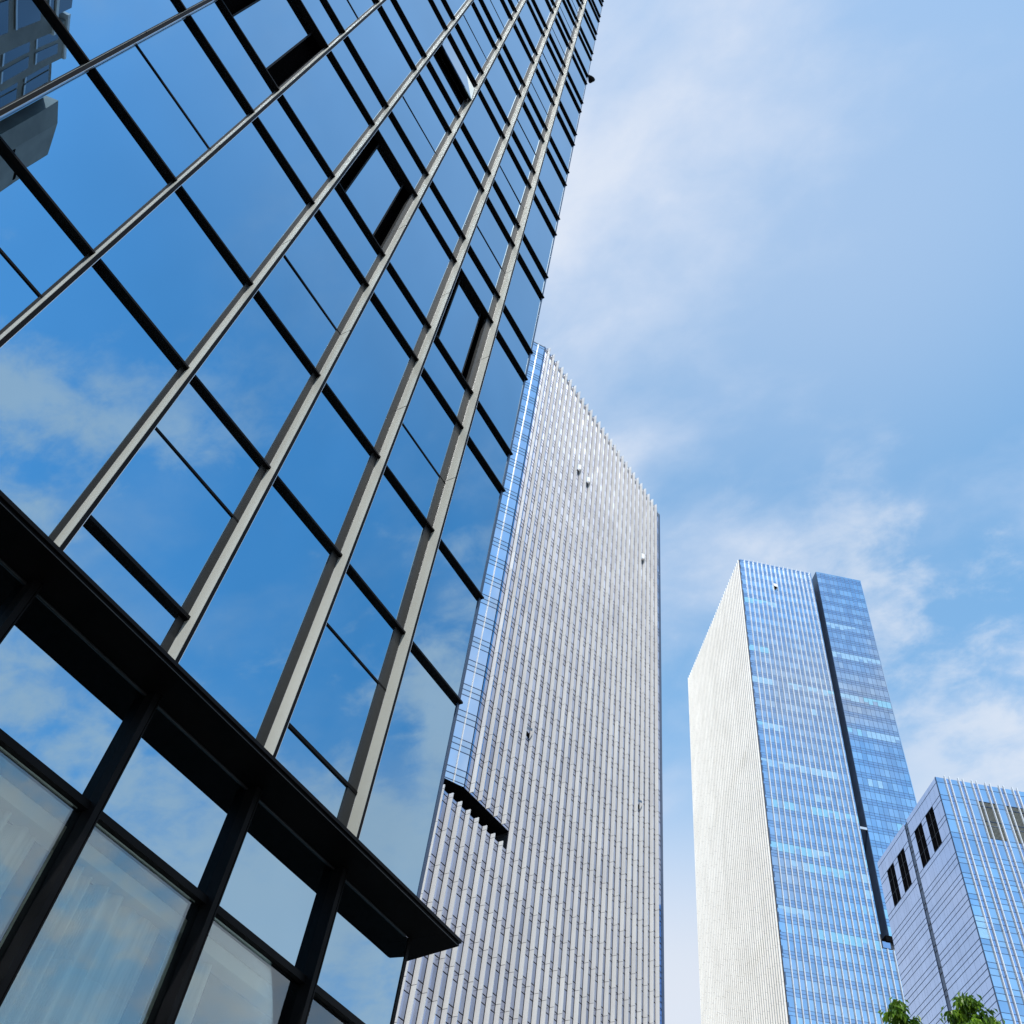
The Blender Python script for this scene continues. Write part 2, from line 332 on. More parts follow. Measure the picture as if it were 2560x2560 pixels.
for y in MY:
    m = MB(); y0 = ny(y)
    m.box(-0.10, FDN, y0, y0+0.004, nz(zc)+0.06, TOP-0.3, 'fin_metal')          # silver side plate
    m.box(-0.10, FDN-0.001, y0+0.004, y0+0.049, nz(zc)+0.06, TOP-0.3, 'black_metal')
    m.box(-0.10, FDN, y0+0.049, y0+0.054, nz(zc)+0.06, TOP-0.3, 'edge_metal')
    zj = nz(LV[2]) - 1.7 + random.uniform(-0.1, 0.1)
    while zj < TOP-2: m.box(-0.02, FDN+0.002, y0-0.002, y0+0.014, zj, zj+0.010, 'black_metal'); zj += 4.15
    m.box(-0.02, 0.016, y0-0.003, y0, nz(zc)+0.09, TOP-0.3, 'edge_metal'); fw = max(0.03, 0.0245*y)  # bright strip at the blade's root, put in as a highlight line
    m.box(-0.06, 0.012, y0-fw, y0-0.003, nz(zc)+0.09, TOP-0.3, 'grey_metal')          # dark grey flange beside the blade, widened to cover its reflection in the glass
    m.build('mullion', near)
for z in LV:
    m = MB()
    for i, (a, b) in enumerate(BAYS):
        e = ny(b) if i < len(BAYS)-1 else 0.05
        m.box(-0.08, 0.065, ny(a), e, nz(z)-0.030, nz(z)+0.002, 'black_metal')
        m.box(-0.08, 0.055, ny(a), e, nz(z)+0.002, nz(z)+0.018, 'line')
    m.build('transom', near)
m = MB(); m.box(-0.30, 0.012, -0.005, 0.045, 0.0, nz(zc), 'black_metal'); m.box(-0.30, 0.012, -0.005, 0.045, nz(zc)+0.09, TOP-0.3, 'navy'); m.build('corner_trim', near)
for i in (5, 7, 9):                                              # casements swung in: dark reveal, narrower leaf set back
    a, b = BAYS[i]; z0, z1 = LV[3]+0.03, LV[4]-0.025
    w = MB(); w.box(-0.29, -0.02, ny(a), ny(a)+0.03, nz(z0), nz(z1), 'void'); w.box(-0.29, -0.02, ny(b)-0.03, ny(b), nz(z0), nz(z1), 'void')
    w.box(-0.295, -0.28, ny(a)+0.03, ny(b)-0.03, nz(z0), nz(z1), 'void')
    wo = w.build('open_window', near)
    ya, yb = a+0.29, a+1.12
    f = MB(); f.box(-0.10, -0.045, ny(ya)-0.03, ny(ya), nz(z0), nz(z1), 'black_metal'); f.box(-0.10, -0.045, ny(yb), ny(yb)+0.03, nz(z0), nz(z1), 'black_metal'); f.build('sash_frame', wo)
    p = MB(); p.pane(-0.05, ny(ya), ny(yb), nz(z0), nz(z1), 'near_glass', 0.0); p.build('pane', wo)
a, b = BAYS[7]; z1 = LV[8]-0.03; zj = LV[7]+1.27; th = R_(6.0); hgt = z1-zj
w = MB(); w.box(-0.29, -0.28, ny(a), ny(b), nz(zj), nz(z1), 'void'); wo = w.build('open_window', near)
def awn(o, t): return (o*math.cos(th) + t*math.sin(th), nz(z1) - t*math.cos(th) + o*math.sin(th))
f = MB()
for (o0, o1, t0, t1, ya, yb, mt, part) in ((-0.02, 0.0, 0, hgt, a+0.02, b-0.02, 'near_glass', 'pane'), (-0.07, -0.022, hgt-0.06, hgt, a+0.02, b-0.02, 'black_metal', 'sash_frame'), (-0.07, -0.022, 0, hgt-0.06, a+0.02, a+0.06, 'black_metal', 'sash_frame'), (-0.07, -0.022, 0, hgt-0.06, b-0.06, b-0.02, 'black_metal', 'sash_frame')):
    q = []
    for t in (t1, t0):
        for o, y in ((o0, ya), (o1, ya), (o1, yb), (o0, yb)):
            X, Z = awn(o, t); q.append((X, ny(y), Z))
    if part == 'pane': p = MB(); p.hexa(q, mt); p.build('pane', wo)
    else: f.hexa(q, mt)
f.build('sash_frame', wo)
# canopy: half a metre deep, wrapping round the corner; its mirror image in the glass below doubles it
D = 0.496
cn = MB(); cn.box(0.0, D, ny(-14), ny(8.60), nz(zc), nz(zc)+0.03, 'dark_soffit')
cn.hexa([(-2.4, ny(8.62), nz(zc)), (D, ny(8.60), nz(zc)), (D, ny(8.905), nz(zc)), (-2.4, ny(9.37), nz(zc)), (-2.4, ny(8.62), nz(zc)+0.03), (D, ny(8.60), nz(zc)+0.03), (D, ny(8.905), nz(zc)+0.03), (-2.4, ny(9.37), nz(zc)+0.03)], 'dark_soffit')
co = cn.build('canopy', near)
fl = MB(); fl.hexa([(0.0, ny(-14), nz(zc)+0.045), (D+0.012, ny(-14), nz(zc)+0.045), (D+0.012, ny(8.93), nz(zc)+0.045), (0.0, ny(9.02), nz(zc)+0.045), (0.0, ny(-14), nz(zc)+0.085), (D+0.012, ny(-14), nz(zc)+0.085), (D+0.012, ny(8.93), nz(zc)+0.085), (0.0, ny(9.02), nz(zc)+0.085)], 'black_metal'); fl.build('flashing', co)
dr = MB(); dr.box(D-0.003, D+0.004, ny(-14), ny(8.88), nz(zc)-0.003, nz(zc)+0.003, 'grey_metal'); dr.build('drip_edge', co)
jo = MB(); jo.box(0.0, 0.02, ny(-14), ny(8.5), nz(zc)-0.012, nz(zc)+0.004, 'grey_metal'); jo.build('soffit_joint', co)
# ground floor: posts, transom, mirrored fanlights above clear panes
PY = [4.0 + 1.52*k for k in range(-8, 3)]
for y in PY:
    m = MB(); y0 = ny(y); m.box(-0.10, 0.145, y0, y0+0.058, 0, nz(zc)-0.005, 'black_metal'); m.box(-0.10, 0.125, y0+0.058, y0+0.064, 0, nz(zc)-0.005, 'void'); m.box(-0.10, 0.150, y0+0.064, y0+0.078, 0, nz(zc)-0.005, 'black_metal'); m.build('post', near)
SB = [(PY[i]+0.078, PY[i+1]) for i in range(len(PY)-1)] + [(PY[-1]+0.078, CORNER)]
for a, b in SB:
    if b < -3: continue
    m = MB(); m.box(-0.08, 0.065, ny(a), ny(b), nz(4.19), nz(4.24), 'black_metal'); m.box(-0.08, 0.055, ny(a), ny(b), nz(4.24), nz(4.265), 'black_metal'); m.build('storefront_transom', near)
    m = MB(); m.pane(0, ny(a), ny(b), nz(4.27), nz(zc)-0.005, 'near_glass', 0.002); m.build('fanlight_pane', near)
    m = MB(); m.pane(0, ny(a), ny(b), 0.25, nz(4.185), 'shop_glass', 0.0); m.build('storefront_pane', near)
    m = MB(); m.box(-0.08, 0.06, ny(a), ny(b), 0.1, 0.24, 'black_metal'); m.build('storefront_sill', near)
# curtains and pelmet behind the clear panes
def curtain(y0, y1, label, seed, lean=0.0):
    rnd = random.Random(seed); mb = MB(); n = 160; zt, zb = nz(3.98), 0.35; rows = 8
    ph = [rnd.uniform(0, 6) for _ in range(4)]; grid = []
    for r in range(rows+1):
        t = r/rows; row = []
        for k in range(n+1):
            u = k/n; amp = 0.06 + 0.03*t
            q = u*(y1-y0); x = -S - 0.34 + amp*(math.sin(q*36+ph[0]+1.2*math.sin(q*5+ph[1])) + 0.7*math.sin(q*13+ph[2]))*(0.55+0.45*math.sin(q*4+ph[3]))
            row.append((x, y0 + (y1-y0)*u*(1-0.10*t) + lean*t, zt + (zb-zt)*t))
        grid.append(row)
    for r in range(rows):
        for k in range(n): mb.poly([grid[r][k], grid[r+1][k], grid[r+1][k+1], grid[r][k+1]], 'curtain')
    o = mb.build('curtain', None, True)
    mod = o.modifiers.new('thickness', 'SOLIDIFY'); mod.thickness = 0.004
    tag(o, label, 'curtain', 'curtains behind the ground floor glass'); return o
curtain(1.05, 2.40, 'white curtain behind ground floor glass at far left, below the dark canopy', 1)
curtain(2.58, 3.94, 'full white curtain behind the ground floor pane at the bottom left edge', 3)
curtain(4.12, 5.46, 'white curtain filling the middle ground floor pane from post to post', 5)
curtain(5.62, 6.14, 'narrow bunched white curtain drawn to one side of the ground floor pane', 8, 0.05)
pm = MB(); pm.box(-0.42, -0.20, ny(-2), ny(8.3), nz(3.99), nz(4.12), 'room_wall'); pm.build('pelmet', near)
# floodlight on the corner
fl = thing('floodlight', 'small dark floodlight bracketed to the right edge of the near glass tower', 'light', (-S, 8.62, nz(44.95)))
m = MB(); m.tube([(-0.05, -0.02, -0.25), (0.0, 0.05, 0.05), (0.0, 0.14, 0.14)], [0.05, 0.05, 0.06], 'black_metal'); m.build('bracket', fl)
m = MB(); m.tube([(0, 0.10, 0.12), (0.0, 0.18, 0.17), (0.0, 0.27, 0.20), (0.0, 0.36, 0.20), (0.0, 0.40, 0.19)], [0.06, 0.11, 0.15, 0.15, 0.11], 'black_metal', 12); m.build('lamp_housing', fl)

# ================================================================== the finned tower in the middle
AZ1 = 4.25
mid = thing('finned_office_tower', 'grey-white tower covered in close vertical fins, standing behind the near glass tower', 'building', (-53.38, 123.96, EYE), -R_(AZ1))
H1, C1 = 172.4, -48.6; SLOT0, SLOT1, SLOTY = 63.15, 65.6, -38.93
FP = 1.70; FY = [-47.45 + FP*k for k in range(28)]
bo = MB()
bo.box(-38, -0.15, -39.0, 1.0, -EYE, H1-0.4, 'core'); bo.box(-38, -0.15, C1, -39.0, SLOT1+0.02, H1-0.4, 'core')
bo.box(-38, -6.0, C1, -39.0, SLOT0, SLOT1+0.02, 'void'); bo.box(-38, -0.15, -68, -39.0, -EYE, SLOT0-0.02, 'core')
bo.box(-38.2, -0.05, C1, 1.1, H1-0.4, H1+0.1, 'navy'); bo.box(-0.15, 0.012, C1, 1.1, H1-1.7, H1-0.4, 'navy')
bo.build('wall', mid)
BL = 5.5; bdir = (-math.sin(R_(30)), -math.cos(R_(30)))
def bev(o, y, z):                       # chamfered corner: y runs away from the main face, o is outward
    return (bdir[0]*y + math.cos(R_(30))*o, C1 + bdir[1]*y - math.sin(R_(30))*o, z)
bw = MB(bev); bw.box(-8, -0.15, 0.1, BL, SLOT1+0.02, H1, 'core'); bw.build('corner_block', mid)
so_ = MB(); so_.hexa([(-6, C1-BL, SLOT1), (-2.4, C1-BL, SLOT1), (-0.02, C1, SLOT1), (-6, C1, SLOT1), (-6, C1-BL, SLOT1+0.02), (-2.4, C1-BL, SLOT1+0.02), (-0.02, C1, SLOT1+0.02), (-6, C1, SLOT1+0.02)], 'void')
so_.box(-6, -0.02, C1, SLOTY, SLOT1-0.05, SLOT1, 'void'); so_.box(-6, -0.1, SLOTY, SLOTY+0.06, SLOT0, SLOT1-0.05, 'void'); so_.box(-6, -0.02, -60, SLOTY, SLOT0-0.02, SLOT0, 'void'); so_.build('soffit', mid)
panes = []; Z0 = 42.52; rnd = random.Random(11)
lows = [-47.45-FP*k for k in range(8, 0, -1)]
for k in range(-11, 32):
    zv0, zv1 = Z0+4.2*k, Z0+4.2*k+2.46
    za, zb = zv1, zv1+0.87; zt = zv1+1.74
    band = MB()
    for bi, y0 in enumerate(lows + [C1+0.02] + FY):
        lower = y0 < C1-0.5
        y1 = y0+FP
        if abs(y0-(C1+0.02)) < 1e-6: y1 = FY[0]
        if lower and y0 == lows[-1]: y1 = FY[0]
        if y0 > FY[-1]-0.1: y1 = 0.3
        cap = SLOT0-0.05 if lower else H1
        def seg(z0, z1, kind):
            z0 = max(z0, -EYE); 
            lim = [(z0, min(z1, cap))]
            if y1 <= SLOTY+0.2:
                if lower: lim = [(z0, min(z1, SLOT0-0.06))]
                else: lim = [(z0, min(z1, SLOT0-0.06)), (max(z0, SLOT1+0.03), min(z1, cap))]
            if abs(y0-(C1+0.02)) < 1e-6: lim = [(max(z0, SLOT1+0.03), min(z1, cap))]
            for a_, b_ in lim:
                if b_-a_ < 0.1: continue
                if kind == 'v': panes.append((None, 0, y0+0.06, y1-0.06, a_, b_, rnd.choice(['mid_glass', 'mid_glass', 'mid_glass_b']), 1))
                elif kind == 's': band.pane(0.0, y0+0.06, y1-0.06, a_, b_, 'mid_spandrel', 0.002)
                else: band.box(-0.1, 0.03, y0+0.06, y1-0.06, a_, b_, 'dark_line')
        seg(zv0+0.06, zv1-0.06, 'v'); seg(za+0.06, zb-0.06, 's'); seg(zb+0.06, zt-0.06, 's')
        for zl in (zv1, zb, zt):
            if SLOT0-0.2 < zl < SLOT1+0.2 and y1 <= SLOTY+0.2: continue
            if zl < cap-0.2 and not (abs(y0-(C1+0.02)) < 1e-6 and zl < SLOT1): band.box(-0.1, 0.03, y0+0.06, y1-0.06, zl-0.045, zl+0.045, 'dark_line')
    band.build('spandrel_band', mid)
    if zt > SLOT1 + 0.3:
        bb = MB(bev)
        for y0, y1 in ((0.05, 1.38), (1.46, 3.4), (3.4, BL)):
            zcap = min(zv1, H1); zlo = max(zv0, SLOT1)
            if zcap-zlo > 0.3: panes.append((bev, 0, y0, y1, zlo+0.06, zcap-0.06, 'strip_glass', 1))
            for a_, b_ in ((za+0.05, zb-0.05), (zb+0.05, zt-0.05)):
                if b_ < H1 and b_ > SLOT1+0.1: bb.pane(0, y0, y1, max(a_, SLOT1+0.02), b_, 'blue_glass_c', 0.002)
            for zl in (zv1, zb, zt):
                if SLOT1 < zl < H1: bb.box(-0.1, 0.03, y0, y1, zl-0.05, zl+0.05, 'line')
        if bb.v: bb.build('corner_band', mid)
build_panes(mid, panes, 'window_pane', 100, 0.0022)
for k in range(-10, 32):                                         # the flank, hidden from the photograph behind the near tower
    z0 = Z0+4.2*k; up = z0 > SLOT1; ys, xe = (C1, -3.0) if up else (-68.0, -0.3); m = MB()
    if z0 < SLOT1 < z0+4.2 or z0 < SLOT0 < z0+4.2: continue
    x = -37.8
    while x < xe-0.5:
        m.box(x, min(x+1.62, xe), ys-0.05, ys, z0+0.06, min(z0+2.42, H1), 'mid_glass'); m.box(x, min(x+1.62, xe), ys-0.05, ys, z0+2.52, min(z0+4.1, H1), 'mid_spandrel') if z0+2.6 < H1 else None; x += 1.7
    m.build('side_band', mid)
RT = random.Random(77)
def fin(root, mp, y, th, d, z0, z1, mat, joint0, per=4.2, gap=0.05, name='fin', strip=0.0):
    m = MB(mp); z = z0; j = joint0 + per*math.ceil((z0-joint0+0.2)/per)
    while z < z1 - 0.05:
        e = min(j, z1); m.box(-0.1, d, y-th, y, z + (gap if z > z0 else 0), e, mat if mat != 'white_fin' or RT.random() < 0.8 else RT.choice(['white_fin_b', 'white_fin_c']))
        if e < z1: m.box(-0.1, d-0.05, y-th+0.02, y-0.02, e, e+gap, 'dark_line')
        z = e; j += per
    if strip: m.box(-0.1, 0.012, y-th-strip, y-th, z0, z1, 'dark_line')            # dark strip on the near side of the blade
    return m.build(name, root)
FD = 0.60
for k, y in enumerate(FY):
    if k <= 4:
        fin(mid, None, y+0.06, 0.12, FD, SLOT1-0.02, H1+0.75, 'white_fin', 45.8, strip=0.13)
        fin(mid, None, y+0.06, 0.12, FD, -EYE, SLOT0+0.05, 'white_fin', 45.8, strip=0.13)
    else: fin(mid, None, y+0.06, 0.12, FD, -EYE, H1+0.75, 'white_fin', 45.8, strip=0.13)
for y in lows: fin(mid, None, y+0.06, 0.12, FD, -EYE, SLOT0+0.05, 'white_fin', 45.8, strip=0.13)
fin(mid, bev, 1.46, 0.08, 0.22, SLOT1, H1+0.05, 'white_fin', 45.8, name='corner_fin')
m = MB(); m.box(-0.6, 0.05, 0.3, 1.0, -EYE, H1, 'navy'); m.build('corner_post', mid)
for (y, z) in ((-33.5, 147.5), (-30.1, 146.9), (-39.55, 78.3), (-8.2, 88.0), (-7.9, 147.0)):
    y0 = FY[min(range(28), key=lambda i: abs(FY[i]-y))]; y0 = FY[FY.index(y0)] ; zq = Z0 + 4.2*round((z-Z0)/4.2)
    wv = MB(); wv.box(0.0, 0.012, y0+0.14, y0+FP-0.12, zq+0.5, zq+1.3, 'void'); wo = wv.build('open_window', mid)
    t = R_(28); w_ = FP-0.5; hi = z > 120; dx, dy = math.sin(t)*w_, math.cos(t)*w_
    p = MB(); a_ = zq+(1.0 if hi else 1.35); b_ = zq+(2.4 if hi else 1.75)
    p.hexa([(0.02, y0+0.2, a_), (0.06, y0+0.2, a_), (0.06+dx, y0+0.2+dy, a_), (0.02+dx, y0+0.2+dy, a_), (0.02, y0+0.2, b_), (0.06, y0+0.2, b_), (0.06+dx, y0+0.2+dy, b_), (0.02+dx, y0+0.2+dy, b_)], 'white_sash' if hi else 'dark_glass'); p.build('sash', wo)  # upper sashes coloured white in place of sky reflected in their glass

# ================================================================== the tall tower on the right
AZ2 = 51.8
rt = thing('white_finned_skyscraper', 'skyscraper with a cream finned side and a blue glass side split by a dark slot', 'building', (-59.64, 206.59, EYE), -R_(AZ2))
H2 = 246.6; LR = 62.0; GAP0, GAP1, YE, SB_ = 24.45, 26.33, 41.8, 117.9
def LF(o, y, z): return (-y, -o, z)            # left face: y runs from the near corner leftwards
bo = MB()
bo.box(-LR+0.15, -0.15, 0.15, GAP0, -EYE, H2-0.3, 'core'); bo.box(-LR+0.15, -9.0, GAP0, GAP1, SB_, H2-0.3, 'navy')
bo.box(-LR+0.15, -0.15, GAP0, YE, -EYE, SB_, 'core'); bo.box(-LR+0.15, -0.15, GAP1+0.1, YE-0.02, SB_, H2+1.2, 'core')
bo.box(-LR, -0.05, 0.05, GAP0, H2-0.3, H2+0.15, 'blue_spandrel')
bo.box(-9.0, 0.02, GAP1, GAP1+0.1, SB_+0.4, H2+1.3, 'navy')
bo.box(-LR, 0.01, GAP1+0.1, YE, H2+1.2, H2+1.5, 'blue_glass_c')
bo.box(-0.15, 0.0, YE-0.25, YE, SB_, H2+1.2, 'blue_glass_c')
bo.build('wall', rt)
m = MB(); m.box(-9, -0.02, GAP0, GAP1, SB_, SB_+1.5, 'mid_spandrel'); m.box(-6, 0.3, GAP0+1.0, GAP1+1.6, SB_+1.6, SB_+3.0, 'void'); m.build('slot_ledge', rt)
m = MB(); m.box(-0.5, 0.02, GAP0-0.02, GAP1, 149.0, 149.7, 'edge_metal'); m.build('slot_bridge', rt)
RF = [1.72 + 1.472*k for k in range(16)]; PF = [RF[-1] + 1.472*k for k in range(1, 12)]
V0 = 158.8 - 4.2*38; panes = []; rnd = random.Random(23)
colsR = [(0.05, RF[0]-0.07)] + [(RF[i]+0.07, RF[i+1]-0.07) for i in range(15)] + [(RF[-1]+0.07, GAP0)]
nb = 11; cw = (YE-0.3-GAP1-0.12)/nb; colsB = [(GAP1+0.12+cw*i+0.03, GAP1+0.12+cw*(i+1)-0.03) for i in range(nb)]
colsP = [(RF[-1]+0.07, PF[0]-0.07)] + [(PF[i]+0.07, PF[i+1]-0.07) for i in range(len(PF)-1)]
LFY = [0.75 + 1.472*k for k in range(42)]
colsL = [(LFY[i]+0.05, LFY[i+1]-0.05) for i in range(41)]
def row_mats(n, p):
    """blinds are drawn in runs along a floor"""
    out = []; cur = None
    for i in range(n):
        if cur is None or rnd.random() < 0.22:
            r = rnd.random(); cur = 'blind_glass' if r < p else ('pale_blind' if r < p*1.8 else 'blue')
        out.append(rnd.choice(['blue_glass', 'blue_glass', 'blue_glass_b', 'blue_glass_c']) if cur == 'blue' else (cur if rnd.random() < 0.85 else 'blue_glass_c'))
    return out
for k in range(0, 60):
    z0 = V0+4.2*k; z1 = z0+2.5; zb = z1+0.87; zt = z0+4.2
    if z0 < 40: continue
    bands = {'R': MB(), 'B': MB(), 'P': MB()}; bL = MB(LF)
    pb = 0.04 if z0 > 225 else rnd.choice([0.0, 0.05, 0.12, 0.3])
    for cols, top, zmin, ln, bk in ((colsR, H2, -9, 0.05, 'R'), (colsB, H2+1.2, SB_, 0.05, 'B'), (colsP, SB_-0.2, -9, 0.05, 'P')):
        band = bands[bk]
        ms = row_mats(len(cols), pb if cols is not colsB else rnd.choice([0.02, 0.12, 0.35]) if z0 < 230 else 0.03)
        for (y0, y1), mt in zip(cols, ms):
            if cols is colsR and y0 > RF[-1] and z0 < SB_: continue
            if z0 < zmin or z0 > top: continue
            zz1 = min(z1, top)
            if mt in ('blind_glass', 'pale_blind') and rnd.random() < 0.35:
                zs_ = z0 + rnd.choice([0.8, 1.2, 1.6])
                panes.append((None, 0, y0, y1, z0+ln, zs_-0.01, 'blue_glass', 1)); panes.append((None, 0, y0, y1, zs_+0.01, zz1-ln, mt, 1))
            else: panes.append((None, 0, y0, y1, z0+ln, zz1-ln, mt, 1))
            for a_, b_ in ((z1+ln, zb-ln), (zb+ln, zt-ln)):
                if b_ < top: band.pane(0, y0, y1, a_, b_, rnd.choice(['blue_spandrel', 'blue_spandrel', 'blue_glass_b']), 0.002)
            for zl in (z1, zb, zt):
                if zl < top: band.box(-0.1, 0.02, y0, y1, zl-0.04, zl+0.04, 'line')
            if cols is colsB: band.box(-0.1, 0.035, y1, y1+0.06, max(z0-0.05, SB_), min(zt-0.05, top), 'line')
    for (y0, y1) in colsL:
        lou = (170.6 < z0+1 < 174.5 and 8.6 < y0 < 41) or (114.4 < z0+1 < 119 and 8.6 < y0 < 41)
        if lou: bL.pane(0, y0, y1, z0+0.05, zt-0.05, 'void', 0.0); continue
        if z1 < H2: panes.append((LF, 0, y0, y1, z0+0.05, z1-0.05, 'mid_glass', 0.3))
        for a_, b_ in ((z1+0.05, zb-0.05), (zb+0.05, zt-0.05)):
            if b_ < H2: bL.pane(0, y0, y1, a_, b_, 'mid_spandrel', 0.002)
    for bk, nm in (('R', 'spandrel_band'), ('P', 'podium_band'), ('B', 'rear_band')):
        if bands[bk].v: bands[bk].build(nm, rt)
    if bL.v: bL.build('side_band', rt)
build_panes(rt, panes, 'window_pane', 100, 0.002)
for y in RF: fin(rt, None, y+0.07, 0.14, 0.42, -EYE, H2+0.2, 'pale_fin', 46.0)
for y in PF: fin(rt, None, y+0.07, 0.14, 0.42, -EYE, SB_-0.3, 'pale_fin', 46.0)
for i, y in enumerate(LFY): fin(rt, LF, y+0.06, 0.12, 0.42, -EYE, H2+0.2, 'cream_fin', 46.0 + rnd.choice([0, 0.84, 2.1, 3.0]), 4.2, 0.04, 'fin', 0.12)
m = MB(LF); m.box(-0.3, 0.04, -0.0, 0.12, -EYE, H2-0.3, 'navy'); m.build('corner_trim', rt)
wv = MB(); wv.box(0.0, 0.02, RF[6]+0.2, RF[7]-0.2, 235.4, 236.4, 'void'); wo = wv.build('open_window', rt)
p = MB(); p.hexa([(0.75, RF[6]+0.2, 235.6), (0.8, RF[6]+0.2, 235.6), (0.8, RF[7]-0.2, 235.6), (0.75, RF[7]-0.2, 235.6), (0.05, RF[6]+0.2, 237.6), (0.1, RF[6]+0.2, 237.6), (0.1, RF[7]-0.2, 237.6), (0.05, RF[7]-0.2, 237.6)], 'white_sash'); p.build('sash', wo)  # white colour stands in for sun reflected off the open sash

# ================================================================== the lower block at the right edge
AZ3 = 54.0
LBK = 0.8333
lb = thing('blue_glass_office_block', 'low blue-grey glass block with paired white fins and black louvre openings, at right edge', 'building', (-0.123*126*LBK, 1.389*126*LBK, EYE), -R_(AZ3)); lb.scale = (LBK, LBK, LBK)
H3, LL, RR, ST0, ST1 = 126.0, 32.3, 32.0, 15.25, 16.7
bo = MB()
bo.box(-LL, -0.2, 0.2, RR, -1.92, H3-0.5, 'core'); bo.box(-ST0, -0.02, -0.0+0.02, RR, H3-0.5, H3, 'lav_panel'); bo.box(-LL, -ST1, 0.02, RR, H3-0.5, H3, 'lav_panel')
bo.build('wall', lb)
LZ = [126.0, 124.8, 121.8, 120.7, 117.3, 116.3, 113.4, 112.3, 109.15, 108.1, 106.9, 104.9, 103.9, 102.72]
z = 102.72
while z > 30: LZ += [z-1.95, z-3.0, z-4.2]; z -= 4.2
LOU = [(3.92, 7.5), (9.6, 13.25), (19.1, 22.75), (24.9, 28.55)]
cuts = sorted([0.02, 2.0, ST0] + [c for p in LOU for c in p] + [ST1, LL] + [(p[0]+p[1])/2 for p in LOU] + [8.55, 17.9, 23.8, 30.4])
cols = [(cuts[i], cuts[i+1]) for i in range(len(cuts)-1)]
panes = []; rnd = random.Random(5)
for i in range(len(LZ)-1):
    zt, zb = LZ[i], LZ[i+1]; band = MB(LF)
    if zb < 40: break
    for (a, b) in cols:
        if a >= ST0-0.01 and b <= ST1+0.01: continue
        if 113.3 < (zt+zb)/2 < 121.9 and any(p[0]-0.01 <= a and b <= p[1]+0.01 for p in LOU): continue
        panes.append((LF, 0, a+0.015, b-0.015, zb+0.06, zt-0.06, 'lav_panel', 1))
    for s0, s1 in ((0.02, ST0), (ST1, LL)):
        cut = [s0] + [c for p in LOU if s0 < p[0] < s1 for c in p] + [s1] if 113.5 < zb < 121.7 else [s0, s1]
        for q in range(0, len(cut), 2): band.box(-0.16, 0.02, cut[q], cut[q+1], zb-0.06, zb+0.06, 'line')
    ro = MB()
    for c in range(12):
        y0 = 1.87+2.75*c
        for (a, b, mt) in ((y0-1.80, y0-0.05, rnd.choice(['blue_glass', 'blue_glass', 'blue_glass_b', 'blue_glass_c', 'pale_blind' if rnd.random() < .3 and zt < 108 else 'blue_glass'])), (y0+0.05, y0+0.90, 'mid_glass')):
            a = max(a, 0.03)
            if 113.4 < (zt+zb)/2 < 121.9 and y0 > 7 and (y0 - 7.34) % 5.5 < 4.2 and not (abs(((y0-7.34) % 5.5)) < 0.3 and mt != 'mid_glass'): continue
            panes.append((None, 0, a, b, zb+0.05, zt-0.05, mt, 1))
    ro.box(-0.1, 0.02, 0.03, RR, zb-0.05, zb+0.05, 'line')
    band.box(-0.19, -0.162, 0.02, LL, zb-0.05, zb+0.05, 'line')
    band.build('panel_joint', lb); ro.build('transom', lb)
build_panes(lb, panes, 'facade_panel', 100, 0.002)
for a, b in LOU:
    m = MB(LF); m.box(-0.14, -0.08, a+0.02, b-0.02, 113.45, 121.85, 'void'); lo = m.build('louvre_opening', lb)
    f = MB(LF); c = (a+b)/2; f.box(-0.08, -0.03, c-0.04, c+0.04, 113.45, 121.85, 'core')
    for zz in (116.2, 119.0): f.box(-0.08, -0.04, a+0.02, c-0.04, zz, zz+0.08, 'core'); f.box(-0.08, -0.04, c+0.04, b-0.02, zz, zz+0.08, 'core')
    f.build('frame', lo)
m = MB(LF); m.box(-0.14, -0.10, ST0, ST1, 40, H3-0.4, 'navy')
z = 60
while z < 125: m.box(-0.10, -0.05, ST0, ST1, z, z+0.12, 'dark_line'); m.box(-0.10, -0.05, ST0, ST1, z+1.1, z+1.2, 'dark_line'); z += 4.2
m.build('recessed_strip', lb)
for y0 in (7.34, 12.84, 18.34, 23.84):
    m = MB(); m.box(-0.13, -0.10, y0+0.06, y0+4.0, 113.5, 121.85, 'louvre_grey'); z = 113.6
    while z < 121.7: m.box(-0.10, -0.03, y0+0.06, y0+4.0, z, z+0.10, 'louvre_grey'); z += 0.28
    m.build('louvre_panel', lb)
for c in range(11):
    for y in (1.87+2.75*c, 2.82+2.75*c): fin(lb, None, y+0.05, 0.12, 0.34, 40, H3+0.5, 'pale_fin', 44.1, 8.4, 0.06)
m = MB(); m.box(-0.3, 0.03, -0.03, 0.03, 0, H3, 'line'); m.build('corner_trim', lb)

# ================================================================== the stone tower mirrored in the near glass
st = thing('stone_apartment_tower', 'pale stone tower with dark glazed bays, seen only as a reflection at upper left', 'building', (25.3, -0.22, 0), -R_(231.0))
HT = 55 + EYE                             # local y runs along the face (heading 231), x is outward (heading 321)
m = MB()
m.box(-9, -0.45, 0.02, 16, 0, HT-0.3, 'stone')
m.hexa([(-9, 0, 0), (0.0, 0, 0), (0.37, 2.3, 0), (-9, 2.3, 0), (-9, 0, HT), (0.0, 0, HT), (0.37, 2.3, HT), (-9, 2.3, HT)], 'stone')
m.hexa([(-9, 2.3, 0), (0.37, 2.3, 0), (0.25, 3.5, 0), (-9, 3.5, 0), (-9, 2.3, HT), (0.37, 2.3, HT), (0.25, 3.5, HT), (-9, 3.5, HT)], 'stone')
m.box(-9, 0.0, 5.7, 8.0, 0, HT, 'stone'); m.box(-9, 0.5, 8.0, 16, 0, HT-2.6, 'stone'); m.box(-8, -1.0, 8.6, 16, HT-2.6, HT+1.4, 'stone'); m.build('wall', st)
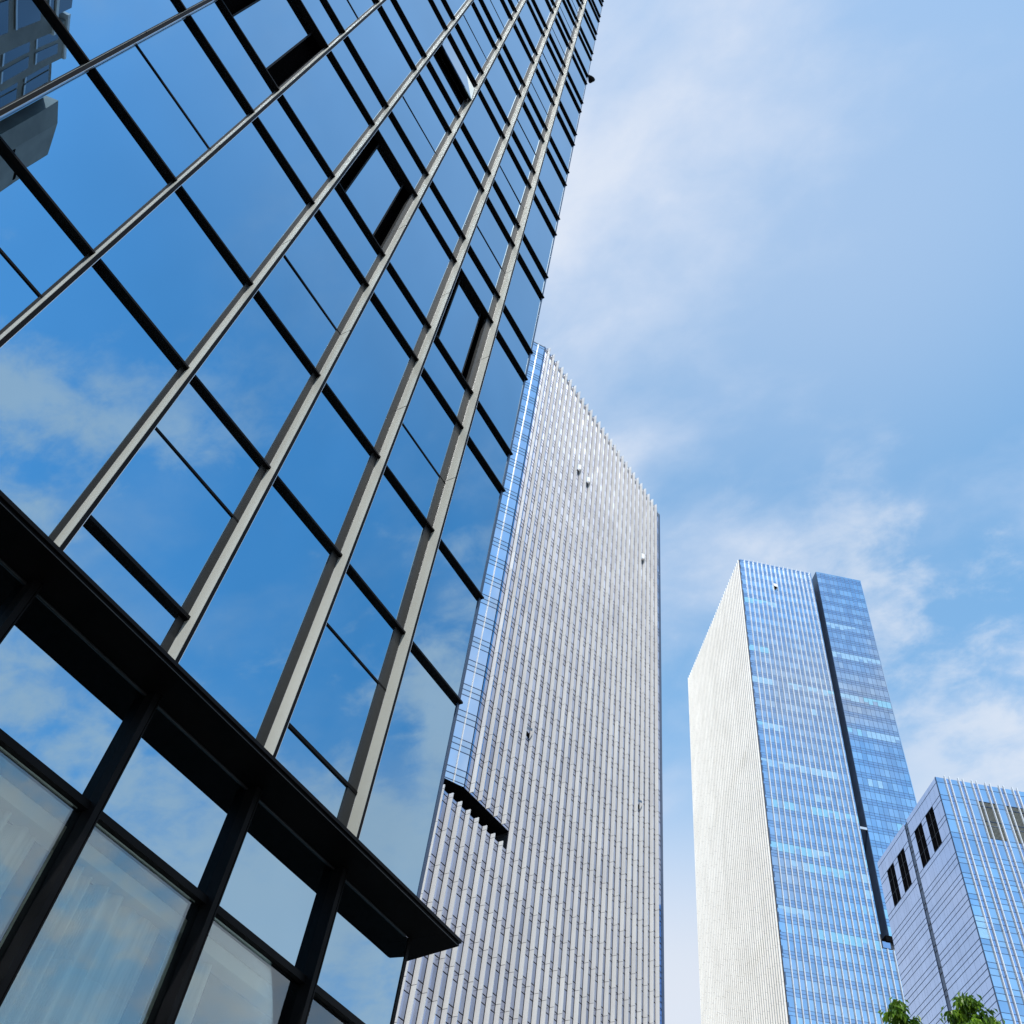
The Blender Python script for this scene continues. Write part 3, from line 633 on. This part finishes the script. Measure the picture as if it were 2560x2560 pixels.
m = MB(); m.box(-9.1, 0.10, 5.65, 8.3, HT, HT+0.28, 'white_sash'); m.box(-9.1, 0.62, 7.9, 16, HT-2.6, HT-2.3, 'white_sash'); m.build('cornice', st)
for k in range(15):
    z = HT-3.6-3.3*k
    for y0, y1, o in ((3.6, 4.25, -0.41), (4.35, 4.95, -0.41), (5.05, 5.65, -0.41), (6.15, 6.75, 0.02), (7.0, 7.6, 0.02), (9.0, 10.6, 0.54), (11.2, 12.8, 0.54), (13.4, 15.0, 0.54)):
        w = MB(); w.box(o-0.03, o, y0, y1, z+0.4, z+2.9, 'dark_glass'); wo = w.build('window', st)
        f = MB(); f.box(o, o+0.05, y0, y1, z+0.24, z+0.4, 'edge_metal'); f.build('sill', wo)
m = MB(); m.hexa([(0.03, 0.3, HT-5.0), (0.09, 0.3, HT-5.0), (0.39, 2.2, HT-5.0), (0.30, 2.2, HT-5.0), (0.03, 0.3, HT-4.75), (0.09, 0.3, HT-4.75), (0.39, 2.2, HT-4.75), (0.30, 2.2, HT-4.75)], 'void'); m.build('vent_slit', st)

# ================================================================== trees
def tree(dist, az, top, label, seed, crown_r=1.5):
    rnd = random.Random(seed); base = azdir(az)*dist
    root = thing('tree', label, 'tree', (base.x, base.y, 0), 0, 'street trees')
    tk = MB(); h = top
    tk.tube([(0, 0, -0.05), (0.05, 0.0, h*0.3), (-0.08, 0.06, h*0.6), (0, 0, h*0.93)], [0.26, 0.20, 0.13, 0.03], 'bark', 10)
    lf = MB(); tips = []
    for k in range(95):
        z = h - 0.25 - (k/95)**0.9*min(7.5, h*0.45); t = (h-z)/3.2
        rad = crown_r*min(1.0, 0.18 + t**0.75)*rnd.uniform(0.55, 1.08); a = rnd.uniform(0, 6.283)
        p0 = Vector((0, 0, z-0.5*rad-0.1)); p1 = Vector((math.cos(a)*rad, math.sin(a)*rad, z + rnd.uniform(-0.15, 0.25)))
        pm_ = p0.lerp(p1, 0.5) + Vector((0, 0, 0.12*rad))
        tk.tube([p0, pm_, p1], [0.035, 0.022, 0.008], 'bark', 5); tips.append((p0, pm_, p1))
    tips.append((Vector((0, 0, h-0.9)), Vector((0.02, 0, h-0.4)), Vector((0.03, 0.02, h-0.08))))
    for (p0, pm_, p1) in tips:
        for q in range(rnd.randint(85, 120)):
            t = rnd.uniform(0.35, 1.0); c = (pm_.lerp(p1, (t-0.5)*2) if t > 0.5 else p0.lerp(pm_, t*2))
            c = c + Vector((rnd.gauss(0, 0.10), rnd.gauss(0, 0.10), rnd.gauss(0, 0.07)))
            a = rnd.uniform(0, 6.283); dr = rnd.uniform(0.2, 1.25); ln = rnd.uniform(0.18, 0.34); wd = ln*0.17
            d = Vector((math.cos(a)*math.cos(dr), math.sin(a)*math.cos(dr), -math.sin(dr))); sd = Vector((-math.sin(a), math.cos(a), 0))*wd
            n = d.cross(sd).normalized()*0.02
            d2 = Vector((math.cos(a)*math.cos(dr+0.5), math.sin(a)*math.cos(dr+0.5), -math.sin(dr+0.5)))
            m1 = c + d*ln*0.5; e = m1 + d2*ln*0.5
            lf.poly([c, m1+sd+n, e], 'leaf'); lf.poly([c, e, m1-sd+n], 'leaf')
    tk.build('trunk', root, True); lf.build('crown', root)
tree(35.0, -10.3, 1.6+0.470*35, 'leafy tree with drooping leaves in front of the tall skyscraper, left of the other treetops', 1, 1.1)
tree(33.0, -6.85, 1.6+0.474*33, 'leafy tree rising before the lower glass block, brightest and tallest of the treetops', 2, 1.2)
tree(34.0, -5.6, 1.6+0.452*34, 'small treetop just showing at the bottom edge, right of the brightest tree', 3, 0.9)
